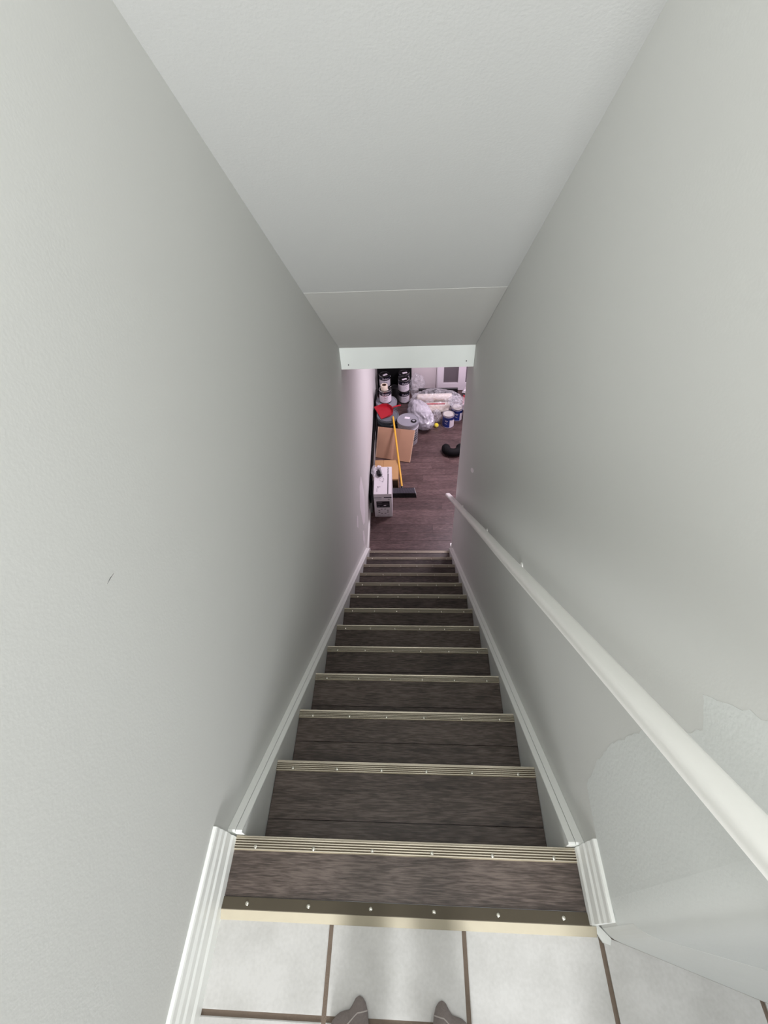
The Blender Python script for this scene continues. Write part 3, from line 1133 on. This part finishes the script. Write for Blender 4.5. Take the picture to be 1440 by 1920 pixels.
# ------------------------------------------------------------------ cardboard
t = thing('cardboard_box', 'closed brown cardboard box on the floor behind the white carton', 'box', (-0.295, 4.325, ZF))
hx, hy, hz = 0.155, 0.185, 0.172
bm = B()
box(bm, -hx, hx, -hy, hy, 0, hz - 0.004, 0.003)
obj('body', bm, 'card2', t)
for x0, x1 in ((-hx + 0.001, -0.046), (-0.041, hx - 0.001)):
    bm = B()
    box(bm, x0, x1, -hy + 0.001, hy - 0.001, hz - 0.0038, hz)
    obj('flap', bm, 'card2', t)
bm = B()
box(bm, -0.02, hx - 0.006, -hy - 0.0012, -hy, 0.012, hz - 0.020)
o = obj('front_shade', bm, 'cardshade', t)  # shade on the box front put in as a dark brown sheet
o['label'] = 'shade on the box front, painted dark brown'

t = thing('cardboard_sheet', 'flattened sheet of brown cardboard with a centre crease leaning on the buckets', 'cardboard', (-0.20, 4.72, ZF))
p00, p10 = Vector((-0.262, 0.050, 0.006)), Vector((0.205, -0.070, 0.006))
p01, p11 = Vector((-0.222, 0.315, 0.325)), Vector((0.276, 0.225, 0.322))
nrm3 = (p10 - p00).cross(p01 - p00).normalized()


def sheet_pt(u, v, w):
    p = (p00 * (1 - u) + p10 * u) * (1 - v) + (p01 * (1 - u) + p11 * u) * v
    dent = -0.012 * max(0, 1 - abs(u - 0.52) / 0.07)
    return p + nrm3 * (dent + w)


for nm, ua, ub in (('panel', 0.0, 0.4995), ('panel', 0.5005, 1.0)):
    bm = B()
    nu, nv = 8, 4
    g0 = [[bm.verts.new(sheet_pt(ua + (ub - ua) * i / nu, j / nv, 0.0)) for j in range(nv + 1)] for i in range(nu + 1)]
    g1 = [[bm.verts.new(sheet_pt(ua + (ub - ua) * i / nu, j / nv, 0.005)) for j in range(nv + 1)] for i in range(nu + 1)]
    for i in range(nu):
        for j in range(nv):
            bm.faces.new((g0[i][j], g0[i][j + 1], g0[i + 1][j + 1], g0[i + 1][j]))
            bm.faces.new((g1[i][j], g1[i + 1][j], g1[i + 1][j + 1], g1[i][j + 1]))
    for i in range(nu):
        bm.faces.new((g0[i][0], g0[i + 1][0], g1[i + 1][0], g1[i][0]))
        bm.faces.new((g0[i][nv], g1[i][nv], g1[i + 1][nv], g0[i + 1][nv]))
    for j in range(nv):
        bm.faces.new((g0[0][j], g1[0][j], g1[0][j + 1], g0[0][j + 1]))
        bm.faces.new((g0[nu][j], g0[nu][j + 1], g1[nu][j + 1], g1[nu][j]))
    obj(nm, bm, 'card', t)
for (u0, v0, u1, v1) in ((0, 0, 0, 1), (1, 0, 1, 1)):
    bm = B()
    tube(bm, [sheet_pt(u0, v0, 0.0025), sheet_pt((u0 + u1) / 2, 0.5, 0.0025), sheet_pt(u1, v1, 0.0025)], 0.004, 6)
    obj('cut_edge', bm, 'kraftedge', t)

# ------------------------------------------------------------------ white carton with print
t = thing('white_carton', 'white printed carton on the floor beside the left wall', 'box', (-0.3145, 3.893, ZF), R(1.2))
hx, hy, hz = 0.1055, 0.240, 0.385
bm = B()
box(bm, -hx, hx, -hy, hy, 0, hz, 0.003)
obj('body', bm, 'carton', t)


def face_front(bm, x0, x1, z0, z1, d=0.0006):
    box(bm, x0, x1, -hy - d, -hy + 0.0002, z0, z1)


def face_top(bm, x0, x1, y0, y1, d=0.0006):
    box(bm, x0, x1, y0, y1, hz - 0.0002, hz + d)


bm = B()
face_front(bm, -hx + 0.002, -0.012, 0.322, 0.331)
face_front(bm, 0.014, hx - 0.001, 0.325, 0.338)
obj('seam_print', bm, 'ink', t)
bm = B()
face_front(bm, -0.078, 0.078, 0.165, 0.268)
pn = obj('black_panel_print', bm, 'ink', t)
bm = B()
for x0, x1, z0, z1 in ((-0.066, -0.01, 0.243, 0.249), (-0.066, 0.06, 0.222, 0.2245), (-0.066, -0.012, 0.215, 0.2175),
                       (0.016, 0.068, 0.2165, 0.219), (-0.066, -0.036, 0.183, 0.187), (-0.02, -0.006, 0.182, 0.187), (0.050, 0.07, 0.183, 0.187)):
    face_front(bm, x0, x1, z0, z1, 0.0012)
obj('panel_text', bm, 'greyink', pn)
bm = B()
face_front(bm, 0.006, 0.036, 0.188, 0.202, 0.0014)
obj('panel_sticker', bm, 'white', pn)
bm = B()
for k in range(8):
    a = 2 * math.pi * (k + 0.5) / 8
    cx, cz = 0.055 * math.cos(a), 0.098 + 0.040 * math.sin(a)
    face_front(bm, cx - 0.011, cx + 0.011, cz - 0.0035, cz + 0.0035)
    face_front(bm, cx - 0.004, cx + 0.009, cz + 0.0035, cz + 0.006)
obj('icon_print', bm, 'ink', t)
bm = B()
for k in range(16):
    x0 = -0.075 + k * 0.0098
    if k in (4, 10):
        continue
    face_front(bm, x0, x0 + random.uniform(0.004, 0.008), 0.026, 0.026 + random.uniform(0.004, 0.012))
for k in range(9):
    x0 = -0.085 + k * 0.008
    face_front(bm, x0, x0 + 0.005, 0.292, 0.297)
lathe(bm, [(0.010, 0), (0.010, 0.0006), (0.006, 0.0006), (0.006, 0.0)], 12, cap=False)
for v in bm.verts:
    if v.co.y > -0.02 and abs(v.co.x) < 0.0105 and v.co.z < 0.002:
        v.co = Vector((0.070 + v.co.x, -hy - v.co.z, 0.295 + v.co.y))
obj('small_print', bm, 'ink', t)
bm = B()
face_top(bm, 0.056, 0.067, -hy + 0.003, 0.115)
for k in range(7):
    y0 = 0.125 + k * 0.015
    face_top(bm, 0.052 + (k % 2) * 0.004, 0.067, y0, y0 + 0.010)
obj('stripe_print', bm, 'ink', t)
bm = B()
for x0, x1, y0, y1 in ((-0.02, 0.0, 0.060, 0.067), (0.004, 0.010, 0.012, 0.028), (-0.010, 0.006, -0.035, -0.028), (-0.006, 0.010, -0.020, -0.016),
                       (-0.068, -0.064, -0.20, -0.14), (-0.062, -0.044, -0.135, -0.128), (-0.062, -0.050, -0.122, -0.116), (-0.064, -0.046, -0.112, -0.105), (-0.036, -0.030, -0.125, -0.100)):
    face_top(bm, x0, x1, y0, y1)
obj('instruction_print', bm, 'greyink', t)
bm = B()
for k in range(14):
    a = 2 * math.pi * k / 14
    cx, cy = -0.012 + 0.026 * math.cos(a), 0.012 + 0.032 * math.sin(a)
    face_top(bm, cx - 0.004, cx + 0.004, cy - 0.002, cy + 0.002)
obj('drawing_print', bm, 'greyink', t)

# black gadget and crumpled film on top of the carton
t = thing('black_gadget', 'small rounded black plastic gadget lying on the white carton', 'gadget', (-0.362, 3.995, ZF + 0.3862), R(12))
bm = B()
box(bm, -0.032, 0.026, -0.058, 0.058, 0, 0.042)
bmesh.ops.bevel(bm, geom=list(bm.edges), offset=0.017, segments=4, affect='EDGES')
obj('body', bm, 'black', t, smooth=True)
bm = B()
box(bm, 0.014, 0.034, -0.040, 0.052, 0.004, 0.036, 0.007, 2)
o = obj('side_plate', bm, 'railgrey', t, smooth=True)


def crumple(name, label, cat, p, size, m, seed, amp=0.35, sub=4, flat_bottom=True, freq=3.2, fine=0.12):
    bm = B()
    bmesh.ops.create_icosphere(bm, subdivisions=sub, radius=1.0)
    off = Vector((seed * 7.3, seed * 1.7, seed * 3.1))
    for v in bm.verts:
        c = v.co.normalized()
        f = 1 + amp * noise.noise(c * 1.6 + off)
        f += fine * (1 - 2 * abs(noise.noise(c * freq + off))) + fine * 0.6 * (1 - 2 * abs(noise.noise(c * freq * 2.3 + off)))
        f += 0.03 * noise.noise(c * freq * 6 + off)
        q = c * f
        v.co = Vector((q.x * size[0], q.y * size[1], max(q.z * size[2], -size[2] * 0.92) if flat_bottom else q.z * size[2]))
    o = obj(name, bm, m, smooth=True, angle=55)
    zmin = min(v.co.z for v in o.data.vertices)
    for v in o.data.vertices:
        v.co.z -= zmin
    o.location = p
    return tag(o, label, cat)


crumple('plastic_film', 'crumpled clear film on the rear corner of the white carton', 'plastic film', (-0.425, 4.035, ZF + 0.3865), (0.027, 0.085, 0.030), 'film', 1.3, 0.5)
crumple('paper_scrap', 'white crumpled paper on the back edge of the white carton', 'paper', (-0.365, 4.101, ZF + 0.3865), (0.028, 0.022, 0.020), 'white', 2.9, 0.4, 3)

# ------------------------------------------------------------------ plastic bag and wrapped goods
crumple('plastic_bag', 'big white plastic bag bulging on the floor beside the spout bucket', 'plastic bag', (0.160, 5.530, ZF), (0.145, 0.270, 0.175), 'bag', 4.2, 0.16, 5, True, 1.7, 0.09).rotation_euler = (0, 0, R(27))
t = thing('wrapped_rolls', 'bundle of long cream rolls with a red stripe under clear film', 'rolls', (0.41, 5.93, ZF))
for (yy, zz, r_, x0, x1, m) in ((0.10, 0.09, 0.06, -0.30, 0.22, 'cream'), (-0.03, 0.06, 0.055, -0.31, 0.20, 'cream'), (0.04, 0.175, 0.05, -0.29, 0.23, 'cream'), (-0.11, 0.04, 0.038, -0.30, 0.18, 'cream')):
    bm = B()
    lathe(bm, [(r_ * 0.35, 0.0), (r_ * 0.35, 0.004), (r_ * 0.97, 0.0), (r_, 0.004), (r_, x1 - x0 - 0.004), (r_ * 0.97, x1 - x0), (r_ * 0.35, x1 - x0 - 0.004)], 20)
    for v in bm.verts:
        v.co = Vector((x0 + v.co.z, yy + v.co.x, zz + v.co.y))
    obj('roll', bm, m, t, smooth=True)
bm = B()
box(bm, -0.27, 0.13, -0.064, -0.050, 0.105, 0.127, 0.003)
o = obj('red_stripe', bm, 'redp', t)
bm = B()
box(bm, -0.27, 0.33, 0.165, 0.195, 0.0, 0.235, 0.004)
o = obj('black_tray', bm, 'black', t)
bm = B()
box(bm, 0.235, 0.33, 0.02, 0.12, 0.10, 0.19, 0.01, 2)
o = obj('black_end_cap', bm, 'black', t)
wrap = crumple('film_wrap', 'clear crumpled film', 'plastic wrap', (-0.01, 0.01, 0.0), (0.36, 0.165, 0.150), 'film', 6.1, 0.12, 5, True, 4.5, 0.10)
wrap.parent = t
del wrap['category']
crumple('plastic_wrap', 'grey clear wrap heaped left of the rolls by the back wall', 'plastic wrap', (0.125, 6.26, ZF), (0.10, 0.09, 0.19), 'film', 8.4, 0.3, 5, True, 3.5, 0.12)
crumple('plastic_wrap', 'small heap of clear wrap between the white bag and the blue can', 'plastic wrap', (0.400, 5.610, ZF), (0.068, 0.06, 0.085), 'film', 9.7, 0.3, 5, True, 3.5, 0.12)
crumple('plastic_wrap', 'crumpled clear wrap lying on the second blue can', 'plastic wrap', (0.690, 5.715, ZF + 0.196), (0.105, 0.10, 0.062), 'film', 11.2, 0.3, 5, True, 3.5, 0.14)

# boxes at the right, seen past the wall end
t = thing('red_white_box', 'red and white packaging box leaning in the right corner of the view', 'box', (0.93, 5.87, ZF), R(-32))
bm = B()
box(bm, -0.11, 0.11, -0.07, 0.07, 0.0, 0.34, 0.003)
obj('body', bm, 'carton', t)
bm = B()
box(bm, -0.1085, 0.1085, -0.0712, -0.0698, 0.10, 0.27)
box(bm, -0.112, -0.1098, -0.068, 0.068, 0.10, 0.25)
o = obj('red_print', bm, 'redp', t)
bm = B()
box(bm, -0.11, 0.11, -0.0714, -0.0699, 0.275, 0.300)
obj('black_stripe', bm, 'ink', t)
t = thing('white_board', 'white board leaning behind the red and white box', 'board', (0.93, 6.22, ZF), R(-18), rot=(R(-8), R(24), R(-12)))
bm = B()
box(bm, -0.13, 0.13, -0.012, 0.012, 0.02, 0.36, 0.002)
obj('board', bm, 'doorw', t)
crumple('black_bag', 'black plastic bag on the floor at the wall end, beside the blue cans', 'bag', (0.862, 5.585, ZF), (0.062, 0.10, 0.12), 'black', 13.3, 0.3, 5, True, 3.0, 0.10)

# ball
bm = B()
bmesh.ops.create_uvsphere(bm, u_segments=24, v_segments=16, radius=0.033)
o = obj('ball', bm, 'ball', smooth=True, angle=90)
o.location = (0.394, 5.445, ZF + 0.033)
tag(o, 'small yellow ball on the floor beside the front blue can', 'ball')
bm = B()
pts = []
for k in range(33):
    a = 2 * math.pi * k / 32
    q = Vector((math.cos(a), math.sin(a), 0.62 * math.sin(2 * a))).normalized() * 0.0328
    pts.append(q)
tube(bm, pts, 0.0012, 5)
obj('seam', bm, 'white', o)

# horseshoe cushion
t = thing('neck_cushion', 'black horseshoe shaped cushion on the plank floor by the wall end', 'cushion', (0.600, 4.875, ZF))
bm = B()
pts, rad = [], []
n = 30
for k in range(n + 1):
    a = R(150) + R(240) * k / n
    s_ = abs(k / n - 0.5) * 2
    pts.append((0.098 * math.cos(a), 0.085 * math.sin(a) + (0.03 if s_ > 0.85 else 0) * (s_ - 0.85) / 0.15, 0.056))
    e_ = min(1.0, (1 - s_) / 0.16)
    rad.append(max(0.004, 0.056 * math.sqrt(max(0.0, 1 - (1 - e_) ** 2))) * (1.0 + 0.08 * s_))
tube(bm, pts, 0.05, 18, radii=rad)
obj('cover', bm, 'blackm', t, smooth=True, angle=80)
bm = B()
tube(bm, [(p[0] * 1.52, p[1] * 1.56, 0.054) for p in pts[6:25]], 0.0022, 6)
obj('piping', bm, 'black', t, smooth=True)

# ------------------------------------------------------------------ person: socked feet at the edge of the landing
pe = thing('person', 'person standing on the tiles in grey socks, only the toes in view', 'person', (0.0, -0.45, -0.009))


for s_ in (-1, 1):
    bm = B()
    tube(bm, [(0.072 * s_, -0.062, 0.085), (0.072 * s_, -0.060, 0.11), (0.078 * s_, -0.045, 0.22), (0.082 * s_, -0.025, 0.34)], 0.05, 20,
         radii=[0.056, 0.055, 0.059, 0.061])
    obj('trouser_leg', bm, 'trouser', pe, smooth=True)


def foot(cx, mirror, ang):
    """sock foot, toes towards +y; mirror=+1 puts the big toe at +x"""
    # stations along the foot: y from toe tip, inner x, outer x, height
    st_ = [(0.000, 0.017, 0.010, 0.010), (-0.006, 0.024, -0.004, 0.020), (-0.016, 0.029, -0.022, 0.026), (-0.030, 0.031, -0.040, 0.029),
           (-0.045, 0.033, -0.052, 0.033), (-0.065, 0.037, -0.056, 0.040), (-0.095, 0.037, -0.056, 0.050), (-0.135, 0.031, -0.050, 0.062),
           (-0.180, 0.029, -0.042, 0.078), (-0.215, 0.031, -0.037, 0.092), (-0.245, 0.032, -0.036, 0.085), (-0.262, 0.024, -0.028, 0.060), (-0.270, 0.012, -0.016, 0.035)]
    ca, sa = math.cos(ang), math.sin(ang)

    def ring(bm, y, xi, xo, h, seg=18, grow=1.0):
        c = (xi + xo) / 2
        a = (xi - xo) / 2 * grow
        vs = []
        for k in range(seg):
            t_ = 2 * math.pi * k / seg
            x = c + a * math.cos(t_)
            s_ = math.sin(t_)
            z = h * 0.42 + (h * 0.58 * grow * s_ if s_ > 0 else h * 0.42 * s_)
            skew = 0.010 * math.cos(t_) if y > -0.06 else 0.0
            X, Y = x * mirror, y
            vs.append(bm.verts.new((cx + X * ca - Y * sa, 0.158 + X * sa + Y * ca, z + 0.0005)))
        return vs

    def interp(y):
        for a, b in zip(st_, st_[1:]):
            if a[0] >= y >= b[0]:
                f = (a[0] - y) / (a[0] - b[0])
                return [a[i] + (b[i] - a[i]) * f for i in range(1, 4)]
        return st_[-1][1:]

    def skin(stations, closed0=True, closed1=True):
        bm = B()
        rs = [ring(bm, *s) for s in stations]
        for a, b in zip(rs, rs[1:]):
            for k in range(18):
                bm.faces.new((a[k], a[(k + 1) % 18], b[(k + 1) % 18], b[k]))
        if closed0:
            bm.faces.new(rs[0][::-1])
        if closed1:
            bm.faces.new(rs[-1])
        return bm
    ycut = -0.062
    rest = [tuple([ycut] + interp(ycut))] + [s for s in st_ if s[0] < ycut]
    obj('sock', skin(rest), 'sock2', pe, smooth=True, angle=70)
    # toe end: big toe, a dip, then the smaller toes falling away to the outside
    xi, xo, h = interp(ycut)
    c, a = (xi + xo) / 2, (xi - xo) / 2
    prof_ = [(0.0375, -0.034), (0.034, -0.014), (0.028, -0.004), (0.020, 0.000), (0.012, -0.003), (0.004, -0.012), (-0.004, -0.019),
             (-0.014, -0.019), (-0.024, -0.020), (-0.034, -0.024), (-0.044, -0.032), (-0.051, -0.042), (-0.0558, -0.056)]

    def yfront(x):
        for p_, q_ in zip(prof_, prof_[1:]):
            if p_[0] >= x >= q_[0]:
                f = (p_[0] - x) / (p_[0] - q_[0])
                return p_[1] + (q_[1] - p_[1]) * f
        return prof_[0][1] if x > 0 else prof_[-1][1]

    def top(x, y):
        e = math.sqrt(max(0.0, 1 - ((x - c) / a) ** 2))
        hb = h * 0.42 + h * 0.58 * e
        zm = h * 0.36
        bump = 0.004 * math.exp(-((x - 0.020) / 0.010) ** 2) - 0.003 * math.exp(-((x + 0.002) / 0.006) ** 2)
        k = min(1.0, max(0.0, (y - ycut) / (yfront(x) - ycut)))
        return zm + (hb - zm) * math.sqrt(max(0.0, 1 - k ** 2.2)) + bump * math.sin(math.pi * min(1, k * 1.0)), zm, k

    def world(x, y, z):
        X = x * mirror
        return (cx + X * ca - y * sa, 0.158 + X * sa + y * ca, z + 0.0005)
    bm = B()
    NX, NY = 30, 12
    gt, gb = [], []
    for i in range(NX + 1):
        x = c - a * 0.999 + 2 * a * 0.999 * i / NX
        rt, rb = [], []
        for j in range(NY + 1):
            k = math.sin(0.5 * math.pi * j / NY)
            y = ycut + (yfront(x) - ycut) * k
            zt, zm, kk = top(x, y)
            rt.append(bm.verts.new(world(x, y, zt)))
            if j < NY:
                e = math.sqrt(max(0.0, 1 - ((x - c) / a) ** 2))
                zb_ = zm - (zm - 0.0 - h * 0.42 * (1 - e)) * math.sqrt(max(0.0, 1 - kk ** 3))
                rb.append(bm.verts.new(world(x, y, min(zb_, zt - 0.0005))))
            else:
                rb.append(rt[-1])
        gt.append(rt)
        gb.append(rb)
    for i in range(NX):
        for j in range(NY):
            bm.faces.new((gt[i][j], gt[i + 1][j], gt[i + 1][j + 1], gt[i][j + 1]))
            if j < NY - 1:
                bm.faces.new((gb[i][j], gb[i][j + 1], gb[i + 1][j + 1], gb[i + 1][j]))
            else:
                bm.faces.new((gb[i][j], gb[i][j + 1], gb[i + 1][j + 1], gb[i + 1][j]))
    obj('sock_toe', bm, 'sock', pe, smooth=True, angle=80)['label'] = 'darker grey toe of the sock'
    bm = B()
    pts = []
    for k in range(19):
        x = c - a * 0.97 + 2 * a * 0.97 * k / 18
        y = yfront(x) - (0.024 if x > 0 else 0.024 - 0.10 * x * 0)
        y = max(ycut + 0.001, -0.026 - max(0, 0.014 - x) * 0.62)
        if y > yfront(x) - 0.004:
            y = yfront(x) - 0.004
        zt, zm, kk = top(x, y)
        pts.append(world(x, y, zt + 0.0006))
    tube(bm, pts, 0.0012, 6)
    obj('toe_seam', bm, 'seam', pe, smooth=True)
    # ribbed ankle of the sock, up into the trouser leg
    bm = B()
    ax, ay = cx + 0.215 * sa, 0.158 - 0.215 * ca
    tube(bm, [(ax, ay, 0.055), (ax, ay - 0.005, 0.14)], 0.04, 16, radii=[0.036, 0.036])
    obj('sock_cuff', bm, 'sock2', pe, smooth=True)


foot(-0.113, 1, R(10))
foot(0.113, -1, R(-8))

for o in bpy.data.objects:
    if o.type == 'MESH' and 'label' in o and o.parent is None and o.get('kind') != 'structure' and 'category' not in o:
        o['category'] = 'object'
